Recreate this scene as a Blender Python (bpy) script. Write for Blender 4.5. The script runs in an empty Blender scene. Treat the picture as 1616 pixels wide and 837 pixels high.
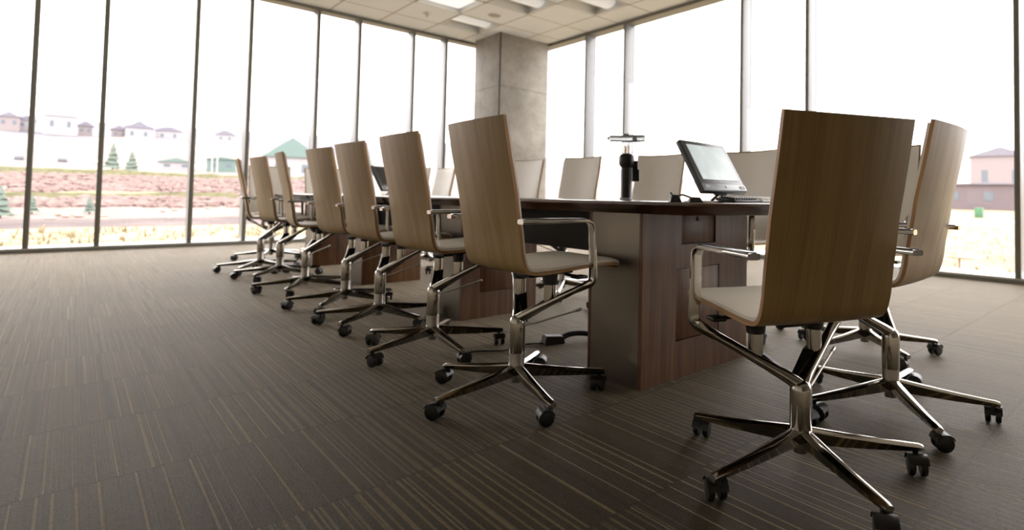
import bpy, bmesh, math, random
from mathutils import Vector, Matrix, noise
R_ = math.radians
C = bpy.context.scene.collection
sc = bpy.context.scene

# ------------------------------------------------------------------ camera
W_, H_ = 1616, 837
F_PX, PPX, PPY = 881.0, 994.5, 281.0
YAW, PITCH, ROLL = .7865, .035, .016
CAM_H = .75
cam = bpy.data.cameras.new('camera'); cam_o = bpy.data.objects.new('camera', cam); C.objects.link(cam_o)
fw = Vector((math.sin(YAW)*math.cos(PITCH), math.cos(YAW)*math.cos(PITCH), math.sin(PITCH)))
r0 = Vector((math.cos(YAW), -math.sin(YAW), 0)); u0 = r0.cross(fw)
rr = r0*math.cos(ROLL)+u0*math.sin(ROLL); uu = -r0*math.sin(ROLL)+u0*math.cos(ROLL)
m = Matrix((rr, uu, -fw)).transposed().to_4x4(); m.translation = Vector((0, 0, CAM_H))
cam_o.matrix_world = m
cam.sensor_width = 36; cam.lens = F_PX/W_*36
cam.shift_x = (W_/2-PPX)/W_; cam.shift_y = (PPY-H_/2)/W_
cam.clip_start = .05; cam.clip_end = 3000
cam.dof.use_dof = True; cam.dof.focus_distance = 1.75; cam.dof.aperture_fstop = 2.4
sc.camera = cam_o

# ------------------------------------------------------------------ world, exposure
w = bpy.data.worlds.new('overcast'); sc.world = w; w.use_nodes = True
nt = w.node_tree; nt.nodes.clear()
out = nt.nodes.new('ShaderNodeOutputWorld'); bg = nt.nodes.new('ShaderNodeBackground')
tc = nt.nodes.new('ShaderNodeTexCoord'); sp = nt.nodes.new('ShaderNodeSeparateXYZ')
cr = nt.nodes.new('ShaderNodeValToRGB')
cr.color_ramp.elements[0].position = .0; cr.color_ramp.elements[0].color = (.30, .27, .25, 1)
cr.color_ramp.elements[1].position = .5; cr.color_ramp.elements[1].color = (.74, .71, .715, 1)
e = cr.color_ramp.elements.new(.75); e.color = (1, .978, .975, 1)
mp = nt.nodes.new('ShaderNodeMath'); mp.operation = 'MULTIPLY_ADD'; mp.inputs[1].default_value = .5; mp.inputs[2].default_value = .5
nt.links.new(tc.outputs['Generated'], sp.inputs[0]); nt.links.new(sp.outputs['Z'], mp.inputs[0])
nt.links.new(mp.outputs[0], cr.inputs[0]); nt.links.new(cr.outputs[0], bg.inputs[0]); nt.links.new(bg.outputs[0], out.inputs[0])
bg.inputs[1].default_value = 3.0
sc.view_settings.view_transform = 'Standard'; sc.view_settings.look = 'None'
sc.view_settings.exposure = 1.42; sc.view_settings.gamma = 1.0; sc.view_settings.use_curve_mapping = False
sc.cycles.use_denoising = True
try: sc.cycles.denoiser = 'OPENIMAGEDENOISE'
except Exception: pass
sc.cycles.max_bounces = 10; sc.cycles.diffuse_bounces = 5; sc.cycles.glossy_bounces = 5
sc.cycles.transmission_bounces = 8; sc.cycles.transparent_max_bounces = 12
sc.cycles.sample_clamp_indirect = 6; sc.cycles.caustics_reflective = False; sc.cycles.caustics_refractive = False

# ------------------------------------------------------------------ materials
def lin(c):
    f = lambda v: v/12.92 if v <= .04045 else ((v+.055)/1.055)**2.4
    return (f(c[0]/255), f(c[1]/255), f(c[2]/255), 1)
def mat(name, col, rough=.5, metal=0, spec=.5, **k):
    m = bpy.data.materials.new(name); m.use_nodes = True
    b = m.node_tree.nodes['Principled BSDF']
    b.inputs['Base Color'].default_value = lin(col); b.inputs['Roughness'].default_value = rough
    b.inputs['Metallic'].default_value = metal; b.inputs['Specular IOR Level'].default_value = spec
    for a, v in k.items(): b.inputs[a.replace('_', ' ')].default_value = v
    return m
class N:
    def __init__(s, m): s.m = m; s.t = m.node_tree; s.b = s.t.nodes['Principled BSDF']
    def n(s, kind, **k):
        q = s.t.nodes.new('ShaderNode'+kind)
        for a, v in k.items():
            if a.startswith('i'): q.inputs[int(a[1:])].default_value = v
            else: setattr(q, a, v)
        return q
    def l(s, a, b): s.t.links.new(a, b)
    def math(s, op, a, b=None, c=None):
        q = s.n('Math', operation=op)
        for i, v in enumerate((a, b, c)):
            if v is None: continue
            if isinstance(v, (int, float)): q.inputs[i].default_value = v
            else: s.l(v, q.inputs[i])
        return q.outputs[0]
    def ramp(s, src, stops):
        q = s.n('ValToRGB'); el = q.color_ramp.elements
        while len(el) < len(stops): el.new(.5)
        for x, (p, c) in zip(el, stops): x.position = p; x.color = c
        s.l(src, q.inputs[0]); return q.outputs[0]
    def bump(s, src, strength, dist=.002):
        q = s.n('Bump'); q.inputs['Strength'].default_value = strength; q.inputs['Distance'].default_value = dist
        s.l(src, q.inputs['Height']); s.l(q.outputs[0], s.b.inputs['Normal'])

def wood(name, c0, c1, c2, coord='Object', stretch=(14, 14, .9), rough=.38, spec=.5, swap=False):
    m = mat(name, c1, rough, spec=spec); q = N(m)
    t = q.n('TexCoord'); mp = q.n('Mapping'); mp.inputs['Scale'].default_value = stretch
    q.l(t.outputs[coord], mp.inputs[0])
    n1 = q.n('TexNoise'); n1.inputs['Scale'].default_value = 1.6; n1.inputs['Detail'].default_value = 5; n1.inputs['Distortion'].default_value = .6
    q.l(mp.outputs[0], n1.inputs['Vector'])
    mp2 = q.n('Mapping'); mp2.inputs['Scale'].default_value = tuple(s*(9 if s > 5 else 2.5) for s in stretch)
    q.l(t.outputs[coord], mp2.inputs[0])
    n2 = q.n('TexNoise'); n2.inputs['Scale'].default_value = 1.5; n2.inputs['Detail'].default_value = 4
    q.l(mp2.outputs[0], n2.inputs['Vector'])
    f = q.math('MULTIPLY_ADD', n2.outputs[0], .45, q.math('MULTIPLY', n1.outputs[0], .62))
    c = q.ramp(f, [(.30, lin(c0)), (.52, lin(c1)), (.74, lin(c2))])
    q.l(c, q.b.inputs['Base Color']); q.bump(n2.outputs[0], .06)
    return m

M = {}
M['shell_wood'] = wood('chair_veneer', (130, 102, 57), (156, 127, 77), (174, 147, 95), 'UV', (16, .7, 1), .42)
M['ply_edge'] = wood('plywood_edge', (116, 82, 48), (172, 130, 84), (200, 160, 114), 'UV', (3, 60, 1), .5)
M['leather'] = mat('ivory_leather', (238, 232, 220), .42, spec=.45)
q = N(M['leather']); t = q.n('TexCoord'); v = q.n('TexVoronoi'); v.inputs['Scale'].default_value = 260
q.l(t.outputs['Object'], v.inputs['Vector']); q.bump(v.outputs['Distance'], .12, .0008)
M['chrome'] = mat('polished_aluminium', (182, 178, 170), .10, 1)
M['satin'] = mat('satin_aluminium', (168, 164, 156), .30, 1)
M['black'] = mat('black_plastic', (24, 23, 21), .42)
M['wheel'] = mat('caster_wheel_rubber', (30, 29, 27), .30)
M['walnut'] = wood('walnut_veneer', (52, 33, 18), (96, 63, 36), (130, 92, 56), 'Object', (16, 16, 1.0), .4)
M['tabletop'] = wood('walnut_tabletop', (40, 24, 15), (66, 40, 25), (88, 58, 38), 'Object', (18, .9, 18), .16, spec=.6)
M['panel_dark'] = mat('dark_modesty_panel', (36, 32, 27), .6)
M['steel'] = mat('brushed_steel', (128, 120, 108), .34, 1)
q = N(M['steel']); t = q.n('TexCoord'); mp = q.n('Mapping'); mp.inputs['Scale'].default_value = (3, 3, 420); q.l(t.outputs['Object'], mp.inputs[0])
n1 = q.n('TexNoise'); n1.inputs['Scale'].default_value = 1; q.l(mp.outputs[0], n1.inputs['Vector']); q.bump(n1.outputs[0], .15, .0006)
q.l(q.ramp(n1.outputs[0], [(0, (.26,)*3+(1,)), (1, (.42,)*3+(1,))]), q.b.inputs['Roughness'])
M['mullion'] = mat('mullion_aluminium', (134, 136, 140), .38, 0)
M['frame_dark'] = mat('dark_frame_aluminium', (122, 120, 110), .5, 0)
M['sill'] = mat('sill_aluminium', (205, 204, 200), .35, .3)
M['wall'] = mat('beige_wall_paint', (120, 114, 104), .8)
M['wall_white'] = mat('white_wall_paint', (232, 229, 222), .8)
M['black_gloss'] = mat('black_gloss', (18, 18, 18), .18)
M['bezel'] = mat('grey_bezel', (64, 68, 70), .35)
M['silver'] = mat('silver_plastic', (170, 178, 186), .35)
M['white_plastic'] = mat('white_plastic', (228, 226, 222), .35)
M['paper'] = mat('paper', (240, 238, 232), .7)
M['key_white'] = mat('white_keys', (222, 220, 214), .5)
M['frosted'] = mat('frosted_acrylic', (190, 196, 198), .4); N(M['frosted']).b.inputs['Transmission Weight'].default_value = .7
M['clear'] = mat('clear_acrylic', (240, 245, 245), .03); N(M['clear']).b.inputs['Transmission Weight'].default_value = 1
M['brass'] = mat('brass_wire', (150, 120, 60), .3, 1)

# screen: lit grey-blue panel with faint cloudy image
m_ = M['screen'] = mat('lit_screen', (150, 160, 160), .25); q = N(m_)
t = q.n('TexCoord'); n1 = q.n('TexNoise'); n1.inputs['Scale'].default_value = 9; n1.inputs['Detail'].default_value = 3
q.l(t.outputs['Object'], n1.inputs['Vector'])
c = q.ramp(n1.outputs[0], [(.35, lin((146, 156, 156))), (.7, lin((168, 178, 178)))])
q.l(c, q.b.inputs['Base Color']); q.l(c, q.b.inputs['Emission Color']); q.b.inputs['Emission Strength'].default_value = .35

# glass: thin clear pane
m_ = bpy.data.materials.new('window_glass'); m_.use_nodes = True; M['glass'] = m_
t_ = m_.node_tree; t_.nodes.clear()
o_ = t_.nodes.new('ShaderNodeOutputMaterial'); mx = t_.nodes.new('ShaderNodeMixShader'); tr = t_.nodes.new('ShaderNodeBsdfTransparent')
tr.inputs[0].default_value = (.97, .965, .96, 1); gl = t_.nodes.new('ShaderNodeBsdfGlossy'); gl.inputs['Roughness'].default_value = .02
fr = t_.nodes.new('ShaderNodeFresnel'); ge = t_.nodes.new('ShaderNodeNewGeometry'); mr = t_.nodes.new('ShaderNodeMapRange')
mr.inputs['To Min'].default_value = 1.35; mr.inputs['To Max'].default_value = 1/1.35     # same strength from both faces of the pane
t_.links.new(ge.outputs['Backfacing'], mr.inputs['Value']); t_.links.new(mr.outputs[0], fr.inputs[0])
t_.links.new(fr.outputs[0], mx.inputs[0]); t_.links.new(tr.outputs[0], mx.inputs[1]); t_.links.new(gl.outputs[0], mx.inputs[2]); t_.links.new(mx.outputs[0], o_.inputs[0])

# carpet: 51 cm tiles, stripes along y that change from tile to tile
m_ = M['carpet'] = mat('striped_carpet_tile', (90, 74, 54), .62, spec=.32); q = N(m_)
T = .51
t = q.n('TexCoord'); s = q.n('SeparateXYZ'); q.l(t.outputs['Object'], s.inputs[0])
ty = q.math('FLOOR', q.math('DIVIDE', q.math('ADD', s.outputs['Y'], -.457), T))
tx = q.math('FLOOR', q.math('DIVIDE', q.math('ADD', s.outputs['X'], q.math('MULTIPLY', ty, .17)), T))
cb = q.n('CombineXYZ'); q.l(tx, cb.inputs[0]); q.l(ty, cb.inputs[1])
wn = q.n('TexWhiteNoise', noise_dimensions='2D'); q.l(cb.outputs[0], wn.inputs['Vector'])
wv = wn.outputs['Value']
def stripes(freq, mul, thr0, thr1):
    a = q.n('TexNoise', noise_dimensions='1D'); a.inputs['Scale'].default_value = 1; a.inputs['Detail'].default_value = 1.5
    q.l(q.math('MULTIPLY_ADD', s.outputs['X'], freq, q.math('MULTIPLY', wv, mul)), a.inputs['W'])
    return q.ramp(a.outputs[0], [(thr0, (0, 0, 0, 1)), (thr1, (1, 1, 1, 1))])
s1 = stripes(72, 310, .63, .67)       # light hairlines
s2 = stripes(27, 730, .56, .66)       # dark bands
s3 = stripes(11, 97, .35, .65)        # broad tone
# dense hairline tiles
sn = q.math('SINE', q.math('MULTIPLY', s.outputs['X'], 2*math.pi/.026))
dense = q.math('MULTIPLY', q.math('GREATER_THAN', wn.outputs['Value'], .62), q.math('GREATER_THAN', sn, .72))
lightm = q.math('MAXIMUM', s1, q.math('MULTIPLY', dense, .8))
s4 = stripes(150, 55, .56, .66)      # dark hairlines
fz = q.n('TexNoise'); fz.inputs['Scale'].default_value = 330; fz.inputs['Detail'].default_value = 3; q.l(t.outputs['Object'], fz.inputs['Vector'])
fz2 = q.n('TexNoise'); fz2.inputs['Scale'].default_value = 60; fz2.inputs['Detail'].default_value = 4; q.l(t.outputs['Object'], fz2.inputs['Vector'])
def mix(f, a, b, bt='MIX'):
    x = q.n('Mix', data_type='RGBA', blend_type=bt)
    if isinstance(f, (int, float)): x.inputs[0].default_value = f
    else: q.l(f, x.inputs[0])
    for i, v in ((6, a), (7, b)):
        if isinstance(v, tuple): x.inputs[i].default_value = v
        else: q.l(v, x.inputs[i])
    return x.outputs[2]
base = mix(s3, lin((36, 29, 15)), lin((54, 45, 26)))
base = mix(q.math('MULTIPLY', s2, .5), base, lin((28, 23, 12)))
base = mix(q.math('MULTIPLY', s4, .35), base, lin((24, 20, 13)))
base = mix(q.math('MULTIPLY', lightm, .72), base, lin((142, 122, 80)))
base = mix(q.math('MULTIPLY', wn.outputs['Value'], .6), base, lin((30, 25, 16)))
# seams across
fy = q.math('FRACT', q.math('DIVIDE', q.math('ADD', s.outputs['Y'], -.457), T))
seam = q.math('LESS_THAN', q.math('ABSOLUTE', q.math('SUBTRACT', fy, .5)), .489)
base = mix(q.math('MULTIPLY', q.math('SUBTRACT', 1, seam), .55), base, lin((34, 30, 21)))
fuzz = q.ramp(q.math('MULTIPLY_ADD', fz2.outputs[0], .5, q.math('MULTIPLY', fz.outputs[0], .5)), [(.3, (.62,)*3+(1,)), (.7, (1.3,)*3+(1,))])
base = mix(1.0, base, fuzz, 'MULTIPLY')
q.l(base, q.b.inputs['Base Color']); q.b.inputs['Specular Tint'].default_value = (1, .84, .62, 1); q.b.inputs['Sheen Weight'].default_value = 1.0; q.b.inputs['Sheen Roughness'].default_value = .20; shn = mix(q.math('MULTIPLY', s2, .4), (1, .83, .60, 1), (.34, .27, .18, 1))
shn = mix(q.math('MULTIPLY', lightm, .5), shn, (1.0, .92, .76, 1))
shn = mix(q.math('MULTIPLY', s4, .35), shn, (.22, .18, .13, 1)); shn = mix(q.math('MULTIPLY', wn.outputs['Value'], .5), shn, (.5, .42, .32, 1))
fy_ = q.math('FRACT', q.math('DIVIDE', q.math('ADD', s.outputs['Y'], -.457), T))
sm_ = q.math('GREATER_THAN', q.math('ABSOLUTE', q.math('SUBTRACT', fy_, .5)), .490)
shn = mix(q.math('MULTIPLY', sm_, .4), shn, (.12, .10, .07, 1))
q.l(shn, q.b.inputs['Sheen Tint'])
q.bump(q.math('ADD', fz.outputs[0], q.math('MULTIPLY', lightm, .6)), .5, .004)

# ceiling tile: 0.75 m lay-in grid
m_ = M['ceiling'] = mat('ceiling_tile', (234, 234, 234), .9); q = N(m_)
GX0, GY0, GP, GQ = 4.245, 7.31, .745, .755
t = q.n('TexCoord'); s = q.n('SeparateXYZ'); q.l(t.outputs['Object'], s.inputs[0])
def gl_(o, g0, p):
    f = q.math('FRACT', q.math('ADD', q.math('DIVIDE', q.math('SUBTRACT', o, g0), p), 100.5))
    return q.math('LESS_THAN', q.math('ABSOLUTE', q.math('SUBTRACT', f, .5)), .014)
g = q.math('MAXIMUM', gl_(s.outputs['X'], GX0, GP), gl_(s.outputs['Y'], GY0, GQ))
sp_ = q.n('TexNoise'); sp_.inputs['Scale'].default_value = 90; q.l(t.outputs['Object'], sp_.inputs['Vector'])
c = q.ramp(sp_.outputs[0], [(.3, lin((232, 238, 250))), (.6, lin((242, 247, 255)))])
x = q.n('Mix', data_type='RGBA'); q.l(g, x.inputs[0]); q.l(c, x.inputs[6]); x.inputs[7].default_value = lin((172, 166, 158)); q.l(x.outputs[2], q.b.inputs['Base Color'])

# concrete
m_ = M['concrete'] = mat('cast_concrete', (160, 156, 148), .75); q = N(m_)
t = q.n('TexCoord'); n1 = q.n('TexNoise'); n1.inputs['Scale'].default_value = 2.2; n1.inputs['Detail'].default_value = 8; n1.inputs['Roughness'].default_value = .65
q.l(t.outputs['Object'], n1.inputs['Vector'])
n2 = q.n('TexNoise'); n2.inputs['Scale'].default_value = 38; n2.inputs['Detail'].default_value = 4; q.l(t.outputs['Object'], n2.inputs['Vector'])
f = q.math('MULTIPLY_ADD', n2.outputs[0], .25, q.math('MULTIPLY', n1.outputs[0], .8))
c = q.ramp(f, [(.32, lin((128, 124, 116))), (.55, lin((158, 153, 145))), (.75, lin((180, 175, 168)))])
s = q.n('SeparateXYZ'); q.l(t.outputs['Object'], s.inputs[0])
n3 = q.n('TexNoise'); n3.inputs['Scale'].default_value = 3; q.l(t.outputs['Object'], n3.inputs['Vector'])
zz = q.math('ADD', s.outputs['Z'], q.math('MULTIPLY', n3.outputs[0], .08))
crack = q.math('LESS_THAN', q.math('ABSOLUTE', q.math('SUBTRACT', zz, 2.70)), .008)
v = q.n('TexVoronoi'); v.inputs['Scale'].default_value = 2.4; q.l(t.outputs['Object'], v.inputs['Vector'])
hole = q.math('LESS_THAN', v.outputs['Distance'], .035)
x = q.n('Mix', data_type='RGBA'); q.l(q.math('MULTIPLY', q.math('MAXIMUM', crack, hole), .5), x.inputs[0]); q.l(c, x.inputs[6]); x.inputs[7].default_value = lin((92, 88, 82)); q.l(x.outputs[2], q.b.inputs['Base Color'])
q.bump(n2.outputs[0], .2, .003)

def ground(name, a, b, sc_, rough=1.0, stretch=(1, 1, 1)):
    m = mat(name, a, rough, spec=.1); q = N(m); t = q.n('TexCoord'); mp = q.n('Mapping'); mp.inputs['Scale'].default_value = stretch
    q.l(t.outputs['Object'], mp.inputs[0])
    n1 = q.n('TexNoise'); n1.inputs['Scale'].default_value = sc_; n1.inputs['Detail'].default_value = 6; n1.inputs['Roughness'].default_value = .65
    q.l(mp.outputs[0], n1.inputs['Vector'])
    q.l(q.ramp(n1.outputs[0], [(.34, lin(a)), (.66, lin(b))]), q.b.inputs['Base Color']); return m
M['straw'] = ground('dry_straw_grass', (120, 107, 84), (156, 141, 114), .5, stretch=(1, 2.2, 1))
M['brushland'] = ground('red_brush_ground', (104, 89, 85), (132, 115, 110), .25, stretch=(.5, 1.5, 1))
M['tanfield'] = ground('hazed_tan_field', (114, 102, 97), (138, 126, 120), .03)  # lighter and pinker, distance haze put into the colour
M['dirt'] = ground('dark_ditch_soil', (78, 70, 70), (104, 92, 90), .4)
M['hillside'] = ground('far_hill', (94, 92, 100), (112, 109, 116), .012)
M['asphalt'] = ground('pale_road', (146, 142, 140), (164, 160, 156), .2)
M['bush'] = ground('bare_bush', (96, 80, 78), (128, 111, 106), 2.0)
M['green'] = ground('evergreen', (80, 92, 86), (110, 118, 108), 3.0)  # greens lightened, distance haze mixed into the colour
M['hedge'] = ground('olive_hedge', (104, 104, 80), (132, 130, 104), 1.0)
M['rock'] = mat('pale_boulder', (150, 134, 120), .9)
M['siding'] = mat('hazed_siding', (146, 142, 144), .8)  # lightened in place of haze over the far houses
M['siding_tan'] = mat('tan_siding', (130, 120, 119), .8)
M['brick'] = mat('brown_block_wall', (96, 86, 90), .8)
M['roof_grey'] = mat('hazed_grey_shingle', (112, 109, 118), .9)  # roof grey raised to imitate haze
M['roof_green'] = mat('green_metal_roof', (92, 112, 107), .6)
M['house_window'] = mat('house_window', (84, 92, 100), .2)
M['car_white'] = mat('white_car_paint', (224, 224, 226), .3)
M['car_dark'] = mat('dark_car_paint', (78, 80, 88), .3)
M['post_white'] = mat('white_post', (150, 150, 150), .6)
M['rust'] = mat('rusty_bench', (128, 98, 82), .7)
M['green_sign'] = mat('green_utility_box', (60, 100, 72), .6)
def emis(name, col, s):
    m = mat(name, col, .6); q = N(m); q.b.inputs['Emission Color'].default_value = lin(col); q.b.inputs['Emission Strength'].default_value = s; return m
M['lens_lit'] = emis('lit_lens', (240, 236, 232), .32)
M['lens'] = emis('glowing_diffuser', (226, 226, 226), .16)  # glow added so the unlit troffer baskets do not read dark
M['lampwhite'] = mat('white_enamel', (224, 224, 222), .45)
M['speaker_mesh'] = mat('grille_grey', (184, 178, 168), .8)
M['reveal'] = mat('painted_reveal_shade', (70, 66, 60), .9)  # dark colour stands in for shade inside the corner reveal
M['cable'] = mat('black_cable', (22, 21, 20), .5)

# ------------------------------------------------------------------ geometry helpers
def link(o, parent=None):
    C.objects.link(o)
    if parent is not None: o.parent = parent
    return o
def obj(name, bm, mats, parent=None, smooth=True, loc=None, rot=None):
    me = bpy.data.meshes.new(name)
    bmesh.ops.recalc_face_normals(bm, faces=bm.faces)
    bm.to_mesh(me); bm.free()
    for x in (mats if isinstance(mats, (list, tuple)) else [mats]): me.materials.append(x)
    if smooth:
        for p in me.polygons: p.use_smooth = True
        try: me.set_sharp_from_angle(angle=R_(38))
        except Exception: pass
    o = bpy.data.objects.new(name, me); link(o, parent)
    if loc is not None: o.location = loc
    if rot is not None: o.rotation_euler = rot
    return o
def empty(name, loc=(0, 0, 0), rz=0, label=None, cat=None, group=None):
    o = bpy.data.objects.new(name, None); o.empty_display_size = .1; C.objects.link(o)
    o.location = loc; o.rotation_euler = (0, 0, rz)
    tag(o, label, cat, group); return o
def tag(o, label=None, cat=None, group=None, kind=None):
    if label: o['label'] = label
    if cat: o['category'] = cat
    if group: o['group'] = group
    if kind: o['kind'] = kind
    return o
def NB(): return bmesh.new()
def box(bm, lo, hi, bev=0, mi=0, M4=None):
    t = bmesh.new(); bmesh.ops.create_cube(t, size=1)
    c = [(a+b)/2 for a, b in zip(lo, hi)]; s = [abs(b-a) for a, b in zip(lo, hi)]
    for v in t.verts: v.co = Vector((c[0]+v.co.x*s[0], c[1]+v.co.y*s[1], c[2]+v.co.z*s[2]))
    if bev: bmesh.ops.bevel(t, geom=list(t.edges), offset=bev, segments=2, affect='EDGES', profile=.5)
    for f in t.faces: f.material_index = mi
    if M4 is not None: bmesh.ops.transform(t, matrix=M4, verts=t.verts)
    merge(bm, t)
def merge(bm, t):
    me = bpy.data.meshes.new('tmp'); t.to_mesh(me); t.free(); bm.from_mesh(me); bpy.data.meshes.remove(me)
def sweep(bm, path, rings, closed=False, mi=0, up=Vector((0, 0, 1))):
    """path: points; rings: per point list of (offset vectors) already in world axes"""
    rows = [[bm.verts.new(p+o) for o in ring] for p, ring in zip(path, rings)]
    n = len(rows[0])
    for a, b in zip(rows, rows[1:]):
        for i in range(n):
            f = bm.faces.new((a[i], a[(i+1) % n], b[(i+1) % n], b[i])); f.material_index = mi
    for r_, rev in ((rows[0], True), (rows[-1], False)):
        f = bm.faces.new(list(reversed(r_)) if rev else r_); f.material_index = mi
def tube(bm, pts, r, n=12, mi=0, rads=None):
    pts = [Vector(p) for p in pts]; rings = []
    prev = None
    for i, p in enumerate(pts):
        t = (pts[min(i+1, len(pts)-1)]-pts[max(i-1, 0)]).normalized()
        a = Vector((0, 0, 1)) if abs(t.z) < .9 else Vector((1, 0, 0))
        if prev is None: x = t.cross(a).normalized()
        else: x = (prev-t*prev.dot(t)).normalized()
        prev = x; y = t.cross(x); k = rads[i] if rads else r
        rings.append([x*math.cos(2*math.pi*j/n)*k+y*math.sin(2*math.pi*j/n)*k for j in range(n)])
    sweep(bm, pts, rings, mi=mi)
def lathe(bm, prof, n=24, c=(0, 0, 0), mi=0, caps=True):
    rows = []
    for r, z in prof:
        if r < 1e-5: rows.append([bm.verts.new((c[0], c[1], c[2]+z))])
        else: rows.append([bm.verts.new((c[0]+r*math.cos(2*math.pi*j/n), c[1]+r*math.sin(2*math.pi*j/n), c[2]+z)) for j in range(n)])
    for a, b in zip(rows, rows[1:]):
        for j in range(n):
            q_ = (a[0],) if len(a) == 1 else (a[j], a[(j+1) % n])
            p_ = (b[0],) if len(b) == 1 else (b[(j+1) % n], b[j])
            if len(q_)+len(p_) >= 3: f = bm.faces.new(q_+p_); f.material_index = mi
    for r_, first in ((rows[0], True), (rows[-1], False)):
        if caps and len(r_) > 2: f = bm.faces.new(r_); f.material_index = mi
def catmull(P, sub):
    P = [Vector(p) for p in P]; o = []
    for i in range(len(P)-1):
        a, b, c, d = P[max(i-1, 0)], P[i], P[i+1], P[min(i+2, len(P)-1)]
        for k in range(sub):
            t = k/sub
            o.append(.5*((2*b)+(c-a)*t+(2*a-5*b+4*c-d)*t*t+(3*b-a-3*c+d)*t**3))
    o.append(P[-1]); return o

# ------------------------------------------------------------------ room shell
CH = 3.60; YA = 9.42; XB = 6.24; X0 = -3.6; Y0 = -3.4
bm = NB(); box(bm, (X0-.2, Y0-.2, -.12), (XB+.25, YA+.25, 0)); fl = obj('floor', bm, M['carpet'], smooth=False); tag(fl, kind='structure')
# ceiling with openings for the troffers: cells of the lay-in grid
trof = [(-1, 0), (0, 1), (0, -1), (1, -2)]
bm = NB()
xs = sorted([X0-.2, XB+.25]+[GX0+GP*i for i in range(-11, 3) if X0-.2 < GX0+GP*i < XB+.25])
ys = sorted([Y0-.2, YA+.25]+[GY0+GQ*i for i in range(-15, 4) if Y0-.2 < GY0+GQ*i < YA+.25])
for i in range(len(xs)-1):
    for j in range(len(ys)-1):
        gi = round((xs[i]-GX0)/GP, 3); gj = round((ys[j]-GY0)/GQ, 3)
        if (gi, gj) in [(float(a), float(b)) for a, b in trof]: continue
        if (gi, gj) == (round(gi), round(gj)) and (int(gi), int(gj)) in trof: continue
        f = bm.faces.new([bm.verts.new(p) for p in ((xs[i], ys[j], CH), (xs[i], ys[j+1], CH), (xs[i+1], ys[j+1], CH), (xs[i+1], ys[j], CH))])
bmesh.ops.remove_doubles(bm, verts=bm.verts, dist=1e-4)
ext = bmesh.ops.extrude_face_region(bm, geom=bm.faces[:])
for v in [g for g in ext['geom'] if isinstance(g, bmesh.types.BMVert)]: v.co.z += .02
cl = obj('ceiling', bm, M['ceiling'], smooth=False); tag(cl, kind='structure')
bm = NB(); box(bm, (X0-.2, Y0-.2, CH+.25), (XB+.5, YA+.5, CH+.45)); tag(obj('ceiling_slab', bm, M['concrete'], smooth=False), kind='structure')
bm = NB(); box(bm, (X0-.2, Y0-.2, 0), (X0, YA+.1, CH)); tag(obj('wall_left', bm, M['wall_white'], smooth=False), kind='structure')
bm = NB(); box(bm, (X0, Y0-.2, 0), (XB+.1, Y0, CH)); tag(obj('wall_rear', bm, M['wall'], smooth=False), kind='structure')

def curtain(name, axis, wall, spans, lo, hi):
    """axis 'y': wall plane y=wall, mullions at x positions; axis 'x': plane x=wall"""
    D = .21
    def B(bm, a0, a1, d0, d1, z0, z1, bev=0):
        if axis == 'y': box(bm, (a0, wall+d0, z0), (a1, wall+d1, z1), bev)
        else: box(bm, (wall+d0, a0, z0), (wall+d1, a1, z1), bev)
    bm = NB(); B(bm, lo, hi, 0, .42, 0, .035)
    root = obj(name, bm, M['frame_dark'], smooth=False); tag(root, kind='structure')
    bm = NB(); B(bm, lo, hi, .012, .42, .035, .056, .003); obj('sill_rail', bm, M['sill'], root)
    bm = NB(); B(bm, lo, hi, 0, D, CH-.045, CH+.25); obj('head_rail', bm, M['frame_dark'], root, smooth=False)
    for a in spans:
        bm = NB(); B(bm, a-.019, a+.019, 0, D, .055, CH-.04, .003); mu = obj('mullion', bm, M['mullion'], root)
        bm = NB(); B(bm, a-.024, a+.024, -.006, .012, .055, CH-.04, .002); B(bm, a-.021, a+.021, D-.012, D+.004, .055, CH-.04); obj('gasket', bm, M['frame_dark'], mu)
    e_ = [lo]+[a for a in spans]+[hi]
    for a, b in zip(e_, e_[1:]):
        if b-a < .1: continue
        bm = NB(); B(bm, a+.019, b-.019, .022, .030, .055, CH-.04); obj('glass_pane', bm, M['glass'], root, smooth=False)
    return root
mullA = [-2.75, -1.85, -1.24, -.341, .250, 1.142, 1.748, 2.614, 3.220, 4.108, 4.705, 5.60]
mullB = [7.36, 6.40, 4.17, 3.236, 1.12, .18, -1.2, -2.1]
curtain('window_1', 'y', YA, mullA, X0, XB+.1)
curtain('window_2', 'x', XB, sorted(mullB), Y0, YA)
# concrete corner column
bm = NB(); t = NB()
lo, hi = (5.20, 8.43, 0), (6.235, 9.30, CH+.25)
box(bm, lo, hi, .012)
col = obj('trim_1', bm, M['concrete']); tag(col, kind='structure')
bm = NB(); box(bm, (5.192, 8.422, 0), (5.212, 8.442, CH)); obj('reveal_shade_strip', bm, M['reveal'], col, smooth=False)  # solid dark strip, no recess: paints the shade of a corner reveal

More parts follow.
